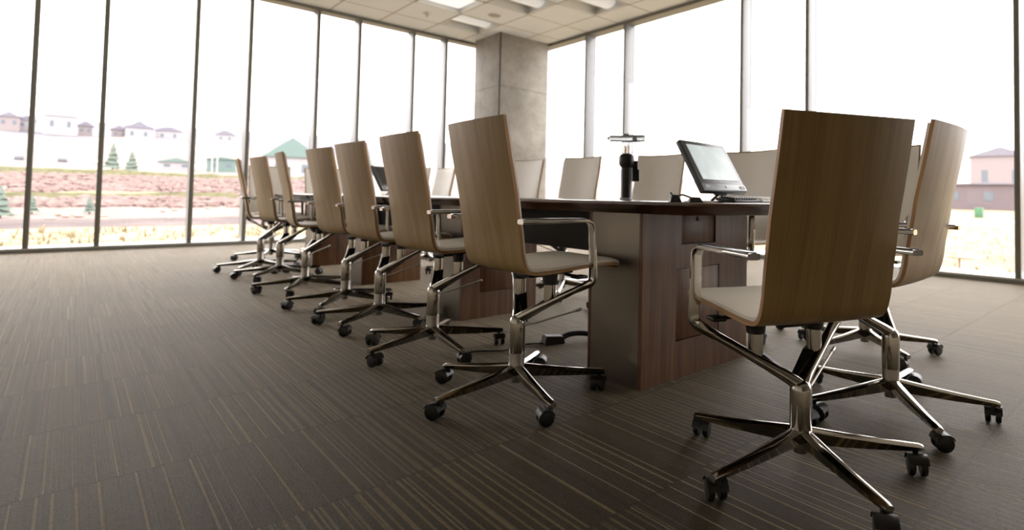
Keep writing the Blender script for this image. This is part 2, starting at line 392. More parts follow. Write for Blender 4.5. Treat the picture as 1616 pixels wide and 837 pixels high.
# ------------------------------------------------------------------ ceiling fixtures
def troffer(i, j, label, lit):
    x0, y0 = GX0+GP*i+.008, GY0+GQ*j+.008; x1, y1 = x0+GP-.016, y0+GQ-.016
    r = empty('ceiling_light', (x0, y0, CH), 0, label, 'ceiling light', 'recessed troffers in the ceiling grid')
    w_, h_ = x1-x0, y1-y0; d = .11
    bm = NB()
    for a, b in (((0, 0, 0), (w_, .012, d)), ((0, h_-.012, 0), (w_, h_, d)), ((0, 0, 0), (.012, h_, d)), ((w_-.012, 0, 0), (w_, h_, d)), ((0, 0, d), (w_, h_, d+.01))):
        box(bm, a, b)
    obj('housing', bm, M['lampwhite'], r, smooth=False)
    bm = NB()
    for a, b in (((0, 0, -.004), (w_, .02, .004)), ((0, h_-.02, -.004), (w_, h_, .004)), ((0, 0, -.004), (.02, h_, .004)), ((w_-.02, 0, -.004), (w_, h_, .004))):
        box(bm, a, b)
    obj('frame', bm, M['lampwhite'], r, smooth=False)
    if lit:
        bm = NB(); box(bm, (.06, .06, .05), (w_-.06, h_-.06, .06), .004); obj('lens', bm, M['lens_lit'], r)
    else:
        bm = NB(); n = 14; rad = .15; cy = h_*.5
        pa, pb = [], []
        for k in range(n+1):
            a = math.pi*k/n; y = cy+rad*math.cos(a); z = .098-rad*.56*math.sin(a)
            pa.append(bm.verts.new((.05, y, z))); pb.append(bm.verts.new((w_-.05, y, z)))
        for k in range(n): bm.faces.new((pa[k], pa[k+1], pb[k+1], pb[k]))
        bm.faces.new(pa); bm.faces.new(pb[::-1]); bm.faces.new((pa[0], pb[0], pb[-1], pa[-1]))
        obj('diffuser', bm, M['lens'], r)
        bm = NB(); box(bm, (.012, cy-.18, .098), (w_-.012, cy+.18, .108)); obj('reflector', bm, M['lampwhite'], r, smooth=False)
troffer(-1, 0, 'square recessed ceiling light with a flat bright lens, beside the sprinkler tile', True)
troffer(0, 1, 'recessed ceiling light with a curved basket, closest to the concrete column', False)
troffer(0, -1, 'recessed ceiling light with a curved basket, past the round ceiling speaker from the column', False)
troffer(1, -2, 'recessed ceiling light with a curved basket, cut by the top edge near the photo middle', False)
r = empty('ceiling_speaker', (4.64, 7.72, CH), 0, 'round flat grey speaker grille set in a ceiling tile', 'speaker')
bm = NB(); lathe(bm, [(0, -.006), (.085, -.006), (.095, -.003), (.095, 0)], 32); obj('grille', bm, M['speaker_mesh'], r)
bm = NB(); lathe(bm, [(.094, -.009), (.104, -.008), (.108, 0), (.094, 0), (.094, -.009)], 32, caps=False); obj('rim', bm, M['lampwhite'], r)
r = empty('sprinkler_head', (3.87, 8.44, CH), 0, 'small white conical sprinkler head hanging from a ceiling tile', 'sprinkler')
bm = NB(); lathe(bm, [(0, -.004), (.07, -.006), (.08, 0)], 24); obj('escutcheon', bm, M['lampwhite'], r)
bm = NB(); lathe(bm, [(.0, -.065), (.018, -.062), (.05, -.01), (.05, -.004)], 20); obj('cone', bm, M['lampwhite'], r)

# ------------------------------------------------------------------ the conference chair
prof = catmull([(0, .336, .468), (0, .318, .479), (0, .26, .482), (0, .16, .478), (0, .05, .471), (0, -.045, .469), (0, -.085, .476), (0, -.108, .497), (0, -.121, .535), (0, -.137, .61), (0, -.160, .70), (0, -.180, .79), (0, -.199, .88), (0, -.213, .95), (0, -.225, 1.015)], 4)
arc = [0]
for a, b in zip(prof, prof[1:]): arc.append(arc[-1]+(b-a).length)
LEN = arc[-1]
def shell_pt(i, v, off, wid=.203):
    p = prof[i]; t = (prof[min(i+1, len(prof)-1)]-prof[max(i-1, 0)]).normalized()
    n = Vector((0, -t.z, t.y)) if True else None        # towards the sitter
    n = Vector((0, t.z, -t.y))
    if n.z < 0 and n.y < 0: n = -n
    if i < 10 and n.z < 0: n = -n
    if p.z > .55 and n.y < 0: n = -n
    s = arc[i]; wv = wid
    k = min(s, .035); wv -= (.035-k)**2/.035*.55                # rounded front corners
    back = max(0, min(1, (s-.52)/.2))
    cur = (.004+.018*back)*v*v
    return Vector((wv*v, p.y, p.z))+n*(off+cur)
NV = 14
def slab(bm, i0, i1, o0, o1, wid, mi_face, mi_edge, crown=0):
    uv = bm.loops.layers.uv.verify()
    idx = list(range(i0, i1+1)); A = {}; Bv = {}
    for i in idx:
        for j in range(NV+1):
            v = -1+2*j/NV
            c_ = crown*(1-abs(v)**6)*min(1, (min(i-i0, i1-i))/2)
            A[i, j] = bm.verts.new(shell_pt(i, v, o0, wid)); Bv[i, j] = bm.verts.new(shell_pt(i, v, o1+c_, wid))
    def face(vs, uvs, mi):
        f = bm.faces.new(vs); f.material_index = mi
        for l, u in zip(f.loops, uvs): l[uv].uv = u
    for i in idx[:-1]:
        for j in range(NV):
            u = [(wid*(-1+2*jj/NV), arc[ii]) for ii, jj in ((i, j), (i+1, j), (i+1, j+1), (i, j+1))]
            face((A[i, j], A[i+1, j], A[i+1, j+1], A[i, j+1]), u, mi_face)
            face((Bv[i, j], Bv[i, j+1], Bv[i+1, j+1], Bv[i+1, j]), [u[0], u[3], u[2], u[1]], mi_face)
        for j in (0, NV):
            face((A[i, j], Bv[i, j], Bv[i+1, j], A[i+1, j]), [(arc[i], 0), (arc[i], .012), (arc[i+1], .012), (arc[i+1], 0)], mi_edge)
    for i in (i0, i1):
        for j in range(NV):
            a = wid*(-1+2*j/NV); b = wid*(-1+2*(j+1)/NV)
            face((A[i, j], Bv[i, j], Bv[i, j+1], A[i, j+1]), [(a, 0), (a, .012), (b, .012), (b, 0)], mi_edge)
def se(a, b, n=14, p=3.0):
    """rounded-rectangle ring coordinates"""
    o = []
    for j in range(n):
        t = 2*math.pi*(j+.5)/n; c_, s_ = math.cos(t), math.sin(t)
        o.append((a*math.copysign(abs(c_)**(2/p), c_), b*math.copysign(abs(s_)**(2/p), s_)))
    return o
def arm_mesh(sx):
    key = [(.0, .0, .281, .022, .021), (.020, .0115, .297, .021, .019), (.050, .029, .316, .019, .017), (.107, .061, .350, .017, .014), (.185, .106, .397, .016, .012), (.232, .133, .424, .016, .011),
           (.252, .147, .438, .016, .010), (.259, .151, .455, .017, .009), (.260, .150, .49, .018, .0085), (.258, .147, .57, .018, .007), (.257, .145, .625, .018, .006), (.257, .140, .648, .018, .006),
           (.257, .125, .660, .018, .006), (.257, .09, .664, .018, .0065), (.257, -.05, .664, .018, .0075), (.257, -.161, .664, .018, .0085)]
    P = catmull([(k[0], k[1], k[2]) for k in key], 4)
    S = catmull([(k[3], k[4], 0) for k in key], 4)
    path, rings = [], []
    d_ar = Vector((.257, .146, 0)).normalized(); side = Vector((d_ar.y, -d_ar.x, 0))
    for i, p in enumerate(P):
        t = (P[min(i+1, len(P)-1)]-P[max(i-1, 0)]).normalized()
        k = max(0, min(1, (i/4-3.5)/2.0))
        wv = (side*(1-k)+Vector((1, 0, 0))*k); wv = (wv-t*wv.dot(t)).normalized(); hv = t.cross(wv)
        ex = 2.2 if i < 18 else 4.0
        ring = [wv*a+hv*b for a, b in se(S[i].x, S[i].y, 14, ex)]
        mir = lambda q_: Vector((q_.x*sx, q_.y, q_.z))
        path.append(mir(p)); rings.append([mir(o) for o in ring])
    bm = NB(); sweep(bm, path, rings); return bm
def leg_mesh():
    bm = NB(); P = []; rings = []
    for s_ in (.012, .03, .06, .12, .2, .28, .325, .337):
        k = s_/.337
        top = .121-.043*k-.003*math.sin(k*math.pi); wd = .021-.006*k; hh = .046-.028*k
        if s_ > .33: wd *= .85; top -= .002
        rings.append([Vector((0, a, b)) for a, b in ((-wd*.35, 0), (wd*.35, 0), (wd, -.007), (wd*.55, -hh), (-wd*.55, -hh), (-wd, -.007))])
        P.append(Vector((s_, 0, top)))
    sweep(bm, P, rings); return bm
def caster_mesh():
    bm = NB()
    tube(bm, [(0, 0, .062), (0, 0, .040)], .008, 10, 1)
    box(bm, (-.004, -.006, .028), (.026, .006, .052), .003, 1)
    for s_ in (-1, 1):
        n = 20; rows = []
        for y, r in ((.007, .012), (.007, .024), (.010, .027), (.018, .0275), (.023, .025), (.025, .014), (.025, .001)):
            rows.append([bm.verts.new((.018+r*math.cos(2*math.pi*k/n), y*s_, .0275+r*math.sin(2*math.pi*k/n))) for k in range(n)])
        for a, b in zip(rows, rows[1:]):
            for k in range(n): bm.faces.new((a[k], a[(k+1) % n], b[(k+1) % n], b[k]))
        bm.faces.new(rows[0]); bm.faces.new(rows[-1])
    # hood over the wheels
    rows = []
    for y in (-.0262, .0262):
        rows.append([bm.verts.new((.018+.0292*math.cos(R_(a)), y, .0275+.0292*math.sin(R_(a)))) for a in range(20, 171, 15)])
    for k in range(len(rows[0])-1):
        f = bm.faces.new((rows[0][k], rows[0][k+1], rows[1][k+1], rows[1][k])); f.material_index = 1
    return bm
UPPER = {'wooden_shell', 'upholstery', 'armrest', 'seat_post', 'arm_web', 'height_lever', 'seat_plate', 'tilt_paddle', 'upper_column'}
def make_chair(name):
    r = empty(name)
    bm = NB(); slab(bm, 0, len(prof)-1, 0, .012, .203, 0, 1); obj('wooden_shell', bm, [M['shell_wood'], M['ply_edge']], r)
    bm = NB(); slab(bm, 1, len(prof)-2, .0122, .022, .197, 0, 0, .008)
    up_ = obj('upholstery', bm, M['leather'], r)
    # stitched seam low on the back
    bm = NB(); i = min(range(len(prof)), key=lambda k: abs(prof[k].z-.80) if prof[k].y < -.12 else 9)
    tube(bm, [shell_pt(i, -.94+1.88*k/12, .0265) for k in range(13)], .0018, 6); obj('stitched_seam', bm, M['leather'], up_)
    for sx in (-1, 1):
        ar_ = obj('armrest', arm_mesh(sx), M['chrome'], r)
        bm = NB(); box(bm, (.257*sx-.0155, -.150, .669), (.257*sx+.0155, .105, .6745), .002); obj('arm_pad', bm, M['black_gloss'], ar_)
        bm = NB(); tube(bm, [(.101*sx, .073, .350), (.101*sx, .073, .425)], .0215, 20)
        s_ = obj('seat_post', bm, M['chrome'], r)
        bm = NB(); tube(bm, [(.101*sx, .073, .420), (.101*sx, .073, .475)], .025, 18, rads=[.027, .031]); obj('collar', bm, M['black'], s_)
        # black web on the inner face of the arm
        bm = NB(); d = Vector((.257*sx, .146, 0)).normalized(); n_ = Vector((-d.y*sx, abs(d.x), 0))
        pts = [(.012, .268), (.128, .340), (.128, .366), (.100, .360), (.012, .296)]
        a_ = [bm.verts.new(d*s__+Vector((0, 0, z))+n_*.038) for s__, z in pts]; b_ = [bm.verts.new(d*s__+Vector((0, 0, z))+n_*.006) for s__, z in pts]
        bm.faces.new(a_); bm.faces.new(b_[::-1])
        for k in range(5): bm.faces.new((a_[k], b_[k], b_[(k+1) % 5], a_[(k+1) % 5]))
        obj('arm_web', bm, M['black'], r, smooth=False)
    bm = NB(); tube(bm, [(.02, .0, .262), (.06, .03, .272), (.215, .125, .336)], .0035, 8); tube(bm, [(.205, .119, .332), (.222, .129, .339)], .0055, 8); obj('height_lever', bm, M['satin'], r)
    bm = NB(); box(bm, (-.13, -.0, .458), (.13, .16, .470), .004); box(bm, (-.05, .02, .44), (.05, .10, .46), .006); obj('seat_plate', bm, M['black'], r)
    for sx in (-1, 1):
        bm = NB(); tube(bm, [(.12*sx, .13, .455), (.19*sx, .14, .452)], .006, 8); box(bm, (min(.17*sx, .215*sx), .115, .446), (max(.17*sx, .215*sx), .165, .458), .004); obj('tilt_paddle', bm, M['black'], r)
    bm = NB(); lathe(bm, [(0, .160), (.0295, .160), (.0305, .165), (.0305, .272), (.029, .284), (.024, .293), (.014, .299), (0, .301)], 28); obj('upper_column', bm, M['chrome'], r)
    bm = NB(); lathe(bm, [(0, .05), (.020, .05), (.021, .054), (.021, .09), (.031, .098), (.0315, .110), (.029, .122), (.0292, .200), (0, .200)], 28); obj('lower_column', bm, [M['satin']], r)
    for k in range(5):
        l = obj('leg', leg_mesh(), M['chrome'], r) if k == 0 else link(l0.copy(), r)
        if k == 0: l0 = l; c_ = obj('caster', caster_mesh(), [M['wheel'], M['black']], l); c0 = c_
        else: c_ = link(c0.copy(), l)
        c_.location = (.318, 0, 0)
    return r
def kids(o, pool): return [x for x in pool if x.parent == o]
def copy_tree(o, pool, parent=None):
    c_ = o.copy(); C.objects.link(c_)
    if parent is not None: c_.parent = parent
    for ch in kids(o, pool): copy_tree(ch, pool, c_)
    return c_
proto = make_chair('conference_chair')
pool = list(C.objects)
bpy.context.view_layer.update()
random.seed(4)
def pose(r, X, Y, th, ph, dz):
    r.location = (X, Y, 0); r.rotation_euler = (0, 0, th)
    k = 0
    for ch in [x for x in C.objects if x.parent == r]:
        n_ = ch.name.split('.')[0]
        if n_ in UPPER: ch.location = (0, 0, dz)
        if n_ == 'leg':
            ch.rotation_euler = (0, 0, ph-th+k*2*math.pi/5)
            for g_ in [x for x in C.objects if x.parent == ch]: g_.rotation_euler = (0, 0, random.uniform(-2.6, 2.6))
            k += 1
PI = math.pi
LEFT = 'chairs along the left side of the table'; FAR = 'chairs along the window side of the table'
HEAD = 'chairs at the near head of the table'; TAIL = 'chairs at the far head of the table'
D72 = 2*PI/5
chairs = [
 (1.465, .773, -.441, 1.712, -.052, 'largest conference chair, its wooden back toward the camera and ivory seat showing at left', HEAD),
 (2.109, .764, .02, 1.382, -.008, 'conference chair at the right end, curved wooden back turned sideways against the bright window', HEAD),
 (1.213, 1.800, -1.599, 8.253, 0, 'nearest chair of the left row, its back in front of the concrete column', LEFT),
 (1.262, 2.593, -1.56, R_(50), .008, 'second chair from the front in the left row, just behind the one before the column', LEFT),
 (1.289, 3.322, -1.535, R_(-1), .011, 'third chair from the front in the left row', LEFT),
 (1.309, 3.948, -1.50, R_(12), .013, 'fourth chair from the front in the left row, middle of the seven', LEFT),
 (1.285, 4.750, -1.70, R_(19), .019, 'fifth chair from the front in the left row, narrow because turned further sideways', LEFT),
 (1.311, 5.600, -1.50, R_(9), .023, 'sixth chair from the front in the left row, next to last', LEFT),
 (1.288, 6.189, -1.75, R_(14), .024, 'last and smallest chair of the left row, its back edge against the far window mullion', LEFT),
 (2.830, 1.150, 1.57, R_(18), .02, 'conference chair hidden behind the big near chair, only its back edge and chromed base showing', FAR),
 (2.70, 1.87, 1.50, R_(30), .025, 'window side chair with an ivory back, right behind the tilted desk monitor', FAR),
 (2.70, 2.57, 1.66, R_(60), .032, 'window side chair with an ivory back, between the black camera stand and the monitor', FAR),
 (2.70, 3.41, 1.66, R_(10), .05, 'window side chair with an ivory back, immediately left of the black camera stand', FAR),
 (2.70, 4.15, 1.62, R_(40), .055, 'window side chair with an ivory back standing in front of the concrete column', FAR),
 (2.70, 4.95, 1.57, R_(20), .02, 'window side chair mostly hidden behind the nearest left row chair', FAR),
 (2.70, 5.72, 1.57, R_(55), .02, 'window side chair peeking out left of the nearest left row chair, beside a thin mullion', FAR),
 (2.79, 6.54, 1.98, R_(5), .05, 'window side chair turned edge-on, a thin ivory sliver right of the second left row chair', FAR),
 (2.76, 7.34, 1.57, R_(35), -.02, 'farthest window side chair, its corner showing left of the second left row chair', FAR),
 (1.60, 7.21, PI, R_(25), .02, 'far head chair facing the camera, seen between the sixth and fifth left row chairs', TAIL),
 (2.16, 7.22, PI, R_(50), .02, 'far head chair facing the camera, seen between the fifth and fourth left row chairs', TAIL),
]
for i, (X, Y, th, ph, dz, lab, grp) in enumerate(chairs):
    r = proto if i == 0 else copy_tree(proto, pool)
    pose(r, X, Y, th, ph, dz); tag(r, lab, 'chair', grp)

# ------------------------------------------------------------------ the table
ZT = .735
r = empty('conference_table', (1.95, 1.17, 0), 0, 'long dark walnut conference table with sloping edges on wood and steel pedestals', 'table')
bm = NB(); n = 20; L0, L1 = 1.17, 6.98
def outline(ins):
    P = []
    for k in range(n+1):
        u = k/n; y = L0+ins+(L1-L0-2*ins)*u; P.append((1.43-.04*math.sin(u*PI)+ins, y))
    for k in range(1, 8): u = k/8; P.append((1.43+ins+(1.04-2*ins)*u, L1-ins+.10*math.sin(u*PI)))
    for k in range(n+1):
        u = 1-k/n; y = L0+ins+(L1-L0-2*ins)*u; P.append((2.47+.04*math.sin(u*PI)-ins, y))
    for k in range(1, 8): u = 1-k/8; P.append((1.43+ins+(1.04-2*ins)*u, L0+ins-.12*math.sin(u*PI)))
    return P
rows = []
for ins, z in ((.004, ZT), (0, ZT-.003), (0, ZT-.010), (.045, ZT-.042), (.05, ZT-.044)):
    rows.append([bm.verts.new((x-1.95, y-1.17, z)) for x, y in outline(ins)])
k_ = len(rows[0])
for a, b in zip(rows, rows[1:]):
    for i in range(k_): bm.faces.new((a[i], a[(i+1) % k_], b[(i+1) % k_], b[i]))
bm.faces.new(rows[0]); bm.faces.new(rows[-1][::-1])
obj('tabletop', bm, M['tabletop'], r)
peds = [(1.59, 2.32, 1.51, 1.83), (1.66, 2.20, 3.06, 3.36), (1.70, 2.19, 4.76, 5.06), (1.76, 2.15, 6.28, 6.55)]
for pi_, (x0, x1, y0, y1) in enumerate(peds):
    T_ = lambda x, y, z: (x-1.95, y-1.17, z)
    bm = NB(); box(bm, T_(x0+.006, y0+.02, 0), T_(x1-.006, y1-.02, ZT-.043)); p = obj('pedestal', bm, M['panel_dark'], r, smooth=False)
    for xa, xb in ((x0, x0+.006), (x1-.006, x1)):
        bm = NB(); box(bm, T_(xa, y0+.02, .0), T_(xb, y1-.02, ZT-.043)); obj('steel_side', bm, M['steel'], p)
    for f_, (ya, yb) in enumerate(((y0, y0+.02), (y1-.02, y1))):
        bm = NB()
        if f_ == 0 and pi_ < 2:
            # wooden end face as frame around a door and an upper opening
            dx0, dx1, dz0, dz1 = (1.795, 2.095, .155, .455) if pi_ == 0 else (1.785, 2.085, .157, .455)
            if pi_: dx1 = 2.08
            for a, b in (((x0, ya, 0), (dx0, yb, ZT-.043)), ((dx1, ya, 0), (x1, yb, ZT-.043)), ((dx0, ya, 0), (dx1, yb, dz0)), ((dx0, ya, dz1), (dx1, yb, .555))):
                box(bm, T_(*a), T_(*b))
            box(bm, T_(dx0, ya, .555), T_(1.826, yb, ZT-.043)); box(bm, T_(2.066, ya, .555), T_(dx1, yb, ZT-.043))
            bmesh.ops.remove_doubles(bm, verts=bm.verts, dist=1e-5)
            obj('end_face', bm, M['walnut'], p, smooth=False)
            bm = NB(); box(bm, T_(dx0+.003, ya+.002, dz0+.003), T_(dx1-.003, yb-.002, dz1-.003), .001); obj('door', bm, M['walnut'], p)
            bm = NB(); box(bm, T_(1.829, ya+.007, .558), T_(2.063, yb-.002, ZT-.045), .001); obj('drawer_front', bm, M['walnut'], p)
            bm = NB(); box(bm, T_(1.935, ya+.000, .652), T_(1.952, ya+.008, .670), .002); obj('lock', bm, M['black'], p)
        else:
            box(bm, T_(x0, ya, 0), T_(x1, yb, ZT-.043), .0015); obj('end_face', bm, M['walnut'], p)
for (ya, yb) in ((1.83, 3.06), (3.36, 4.76), (5.06, 6.28)):
    bm = NB(); box(bm, (1.80-1.95, ya-1.17, .487), (2.12-1.95, yb-1.17, ZT-.044), .004); obj('cable_trough', bm, M['panel_dark'], r)

# ------------------------------------------------------------------ things on the table
def screen_unit(name, X, Y, yaw, tilt, W, Hh, label, lit=True):
    r = empty(name, (X, Y, ZT), yaw, label, 'monitor')
    Mx = Matrix.Translation((0, 0, .047)) @ Matrix.Rotation(-tilt, 4, 'X')
    bm = NB(); box(bm, (-W/2, .0, 0), (W/2, .026, Hh), .006, M4=Mx); obj('screen_housing', bm, M['bezel'], r)
    bm = NB(); box(bm, (-W/2+.003, -.003, .004), (W/2-.003, .002, .034), .0015, M4=Mx); sp_ = obj('speaker_bar', bm, M['silver'], r)
    bm = NB()
    for sx in (-1, 1): box(bm, (sx*(W/2-.035)-.018, -.0045, .012), (sx*(W/2-.035)+.018, -.0025, .027), M4=Mx)
    obj('speaker_grille', bm, M['bezel'], sp_, smooth=False)
    bm = NB(); box(bm, (-.003, -.0045, .014), (.003, -.0025, .024), .001, M4=Mx); obj('power_mark', bm, M['black'], sp_)
    bm = NB(); box(bm, (-W/2+.032, -.0015, .056), (W/2-.028, .001, Hh-.022), M4=Mx); obj('display', bm, M['screen'] if lit else M['black_gloss'], r, smooth=False)
    bm = NB(); box(bm, (-.022, -.0016, .043), (.022, .0, .047), M4=Mx); obj('badge', bm, M['silver'], r, smooth=False)
    bm = NB()
    box(bm, (-.06, -.02, 0), (.06, .09, .006), .003)
    for sx in (-1, 1): tube(bm, [(sx*.03, .06, .005), (sx*.022, .035, .03), (sx*.026, .03, .062)], .006, 8)
    box(bm, (-.03, .018, .03), (.03, .05, .06), .004); tube(bm, [(0, .04, .05), (0, .10, .10)], .012, 10)
    obj('stand', bm, M['black'], r)
    return r
screen_unit('desk_monitor', 1.963, 1.377, .054, .543, .34, .252, 'reclined grey touch monitor with a pale lit screen near the table corner')
screen_unit('desk_monitor', 2.06, 5.05, .5, .543, .30, .25, 'small black monitor far down the table, a dark corner between two left row backs', False)
def keyboard(name, X, Y, yaw, W, D, m1, m2, label, tilt=.10):
    r = empty(name, (X, Y, ZT), yaw, label, 'keyboard')
    bm = NB(); box(bm, (-W/2, -D/2, 0), (W/2, D/2, .012), .003, M4=Matrix.Translation((0, 0, D/2*tilt)) @ Matrix.Rotation(tilt, 4, 'X')); obj('case', bm, m1, r)
    bm = NB()
    nx = int(W/.019)-1
    for j in range(5):
        for i in range(nx):
            x = -W/2+.012+i*(W-.024)/nx; y = -D/2+.012+j*(D-.024)/5
            box(bm, (x, y, .011), (x+.0155, y+.0155*(D-.02)/.11, .020), .0015, M4=Matrix.Translation((0, 0, D/2*tilt)) @ Matrix.Rotation(tilt, 4, 'X'))
    obj('keys', bm, m2, r)
keyboard('keyboard', 1.895, 1.275, .05, .20, .09, M['black'], M['black'], 'low black keyboard lying in front of the monitor stand')
keyboard('keyboard', 2.185, 1.33, .10, .28, .11, M['white_plastic'], M['key_white'], 'white keyboard partly behind the near chair, right of the monitor')
# papers
for X, Y, a, lab in ((1.715, 1.33, .4, 'white papers lying flat on the table left of the monitor stand'),):
    bm = NB()
    for k in range(4): box(bm, (-.08, -.055, k*.0011), (.08, .055, k*.0011+.0009), M4=Matrix.Rotation(k*.09, 4, 'Z'))
    tag(obj('paper_stack', bm, M['paper'], smooth=False, loc=(X, Y, ZT+.0005), rot=(0, 0, a)), lab, 'papers')
# folded black gadget (two wedge halves joined by a cable)
r = empty('card_reader', (1.572, 1.285, ZT), -.65, 'small angular black gadget with two wedge halves and a stub, on the table corner', 'gadget')
for sx, w_, h_ in ((-1, .044, .028), (1, .055, .020)):
    bm = NB(); x0 = -.06 if sx < 0 else .01
    v = [bm.verts.new(p) for p in ((x0, -.02, 0), (x0+w_, -.02, 0), (x0+w_, .02, 0), (x0, .02, 0), (x0+.010, -.014, h_), (x0+w_*.75, -.014, h_*.95), (x0+w_*.75, .014, h_*.95), (x0+.010, .014, h_))]
    for f in ((0, 1, 2, 3), (4, 7, 6, 5), (0, 4, 5, 1), (1, 5, 6, 2), (2, 6, 7, 3), (3, 7, 4, 0)): bm.faces.new([v[i] for i in f])
    bmesh.ops.bevel(bm, geom=list(bm.edges), offset=.002, segments=1, affect='EDGES'); obj('wedge', bm, M['black'], r)
bm = NB(); tube(bm, [(-.03, 0, .024), (-.01, 0, .028), (.02, 0, .018)], .003, 8); tube(bm, [(-.045, 0, .022), (-.055, 0, .036)], .003, 8); obj('cord', bm, M['black'], r)

# black cylindrical camera stand with a clear scope on top
r = empty('camera_stand', (2.076, 2.10, ZT), -.75, 'black cylindrical stand on the table topped with a clear neck and horizontal scope', 'camera stand')
bm = NB(); lathe(bm, [(0, 0), (.031, 0), (.031, .008), (.029, .012), (.029, .18), (0, .18)], 28); obj('cylinder', bm, M['black'], r)
bm = NB(); lathe(bm, [(0, .0005), (.034, .0005), (.034, .010), (.0315, .013)], 28); obj('base_ring', bm, M['silver'], r)
bm = NB(); lathe(bm, [(.028, .172), (.040, .185), (.042, .20), (.042, .228), (.037, .238), (.031, .243), (0, .243)], 28); obj('head', bm, M['black'], r)
bm = NB(); box(bm, (.030, -.014, .10), (.068, .014, .165), .004); box(bm, (.030, -.014, .15), (.060, .014, .21), .004); obj('clip', bm, M['black'], r)
bm = NB(); lathe(bm, [(0, .243), (.024, .243), (.021, .25), (.021, .305), (0, .305)], 24); obj('clear_neck', bm, M['clear'], r)
bm = NB(); tube(bm, [(-.052, 0, .315), (-.052, 0, .285), (-.046, 0, .265), (-.032, 0, .250)], .0022, 8); tube(bm, [(.052, 0, .325), (.052, 0, .285), (.046, 0, .265), (.028, 0, .252)], .0022, 8); obj('yoke_wire', bm, M['brass'], r)
bm = NB(); tube(bm, [(-.098, 0, .326), (-.090, 0, .326), (-.088, 0, .326), (-.03, 0, .326)], .015, 18, rads=[.009, .014, .017, .017]); s_ = obj('scope', bm, M['frosted'], r)
bm = NB(); tube(bm, [(-.03, 0, .326), (.04, 0, .328), (.095, 0, .330)], .018, 18, rads=[.018, .020, .018]); obj('scope_tube', bm, M['frosted'], s_)
bm = NB(); tube(bm, [(-.104, 0, .326), (-.096, 0, .326)], .009, 14); obj('eyepiece', bm, M['black'], s_)
bm = NB(); box(bm, (.030, -.021, .315), (.052, .021, .343), .004); box(bm, (-.02, -.02, .34), (.01, .02, .352), .003); obj('mount', bm, M['silver'], s_)

# floor box and cable under the table
r = empty('floor_power_box', (1.765, 2.30, 0), -.25, 'small dark power box on the carpet left of the front pedestal', 'power box')
bm = NB(); v = [bm.verts.new(p) for p in ((-.055, -.035, 0), (.055, -.035, 0), (.055, .035, 0), (-.055, .035, 0), (-.045, -.030, .045), (.050, -.030, .036), (.050, .030, .036), (-.045, .030, .045))]
for f in ((0, 1, 2, 3), (4, 7, 6, 5), (0, 4, 5, 1), (1, 5, 6, 2), (2, 6, 7, 3), (3, 7, 4, 0)): bm.faces.new([v[i] for i in f])
bmesh.ops.bevel(bm, geom=list(bm.edges), offset=.004, segments=2, affect='EDGES'); obj('box_body', bm, M['black'], r)
bm = NB(); tube(bm, catmull([(.045, 0, .02), (.10, .005, .035), (.17, .0, .034), (.24, -.02, .018), (.32, -.05, .014), (.42, -.09, .014)], 4), .014, 10); tag(obj('power_cable', bm, M['cable'], loc=(1.765, 2.30, 0), rot=(0, 0, -.25)), 'thick black cable running from the power box behind the front pedestal', 'cable')
bm = NB(); tube(bm, catmull([(1.712, 2.31, .008), (1.62, 2.36, .006), (1.50, 2.33, .006), (1.40, 2.40, .006), (1.32, 2.42, .006)], 4), .004, 8); tag(obj('thin_wire', bm, M['cable']), 'thin dark wire on the carpet left of the power box', 'wire')

# ------------------------------------------------------------------ outside
def h_out(x, y):
    D = math.hypot(x, y); az = math.degrees(math.atan2(x, y))
    def it(tab):
        for (a, b), (c_, d) in zip(tab, tab[1:]):
            if D <= c_: return b+(d-b)*(D-a)/(c_-a)
        return tab[-1][1]
    L = it([(0, -1), (16, -.98), (26, -.7), (34, -.6), (50, -.4), (70, -.05), (150, 3.3), (230, 8.0), (330, 18.3), (450, 32), (800, 74), (1100, 84)])
    Rr = it([(0, -1.25), (60, -1.3), (110, -.8), (180, 1), (300, 4), (560, 12), (1100, 24)])
    k = max(0, min(1, (az-25)/35)); k = k*k*(3-2*k)
    b = L*(1-k)+Rr*k
    amp = min(D, 400)*.008
    return b+amp*noise.noise(Vector((x*.02, y*.02, 3)))+.10*noise.noise(Vector((x*.3, y*.3, 1)))
rings_ = [9.2, 12, 13, 15, 17, 19, 21, 23, 25, 27, 29, 33, 38, 44, 50, 57, 65, 74, 84, 95, 104, 112, 125, 145, 160, 185, 215, 250, 290, 340, 400, 470, 560, 700, 900, 1100]
def zone(name, r_lo, r_hi, m1, az0=-40, az1=125):
    bm = NB(); rs = [r for r in rings_ if r_lo <= r <= r_hi]
    n = 150; g_ = []
    for i_, D in enumerate(rs):
        g_.append([])
        for k in range(n+1):
            a = R_(az0+(az1-az0)*k/n); x, y = D*math.sin(a), D*math.cos(a)
            s_ = max(x/(XB+.45), y/(YA+.45), .2)
            if i_ == 0 and r_lo < 10: x, y = x/s_, y/s_            # first ring follows the outside of the walls
            g_[-1].append(bm.verts.new((x, y, h_out(x, y))))
    for i in range(len(rs)-1):
        for k in range(n): bm.faces.new((g_[i][k], g_[i][k+1], g_[i+1][k+1], g_[i+1][k]))
    o = obj(name, bm, m1); tag(o, kind='structure'); return o
zone('lawn_straw', 9.2, 27, M['straw'])
zone('land_ditch', 27, 33, M['dirt'], -40, 60); zone('land_straw_right', 27, 33, M['straw'], 60, 125)
zone('land_brush', 33, 145, M['brushland'], -40, 55); zone('land_straw_far', 33, 145, M['straw'], 55, 125)
zone('field_tan', 145, 400, M['tanfield']); zone('hills', 400, 1100, M['hillside'])
def P3(px, py, D):
    """world point at horizontal distance D seen under pixel column px (only used to choose places)"""
    d = fw*F_PX+rr*(px-PPX)-uu*(py-PPY); k = D/math.hypot(d.x, d.y); return Vector((d.x*k, d.y*k, CAM_H+d.z*k))
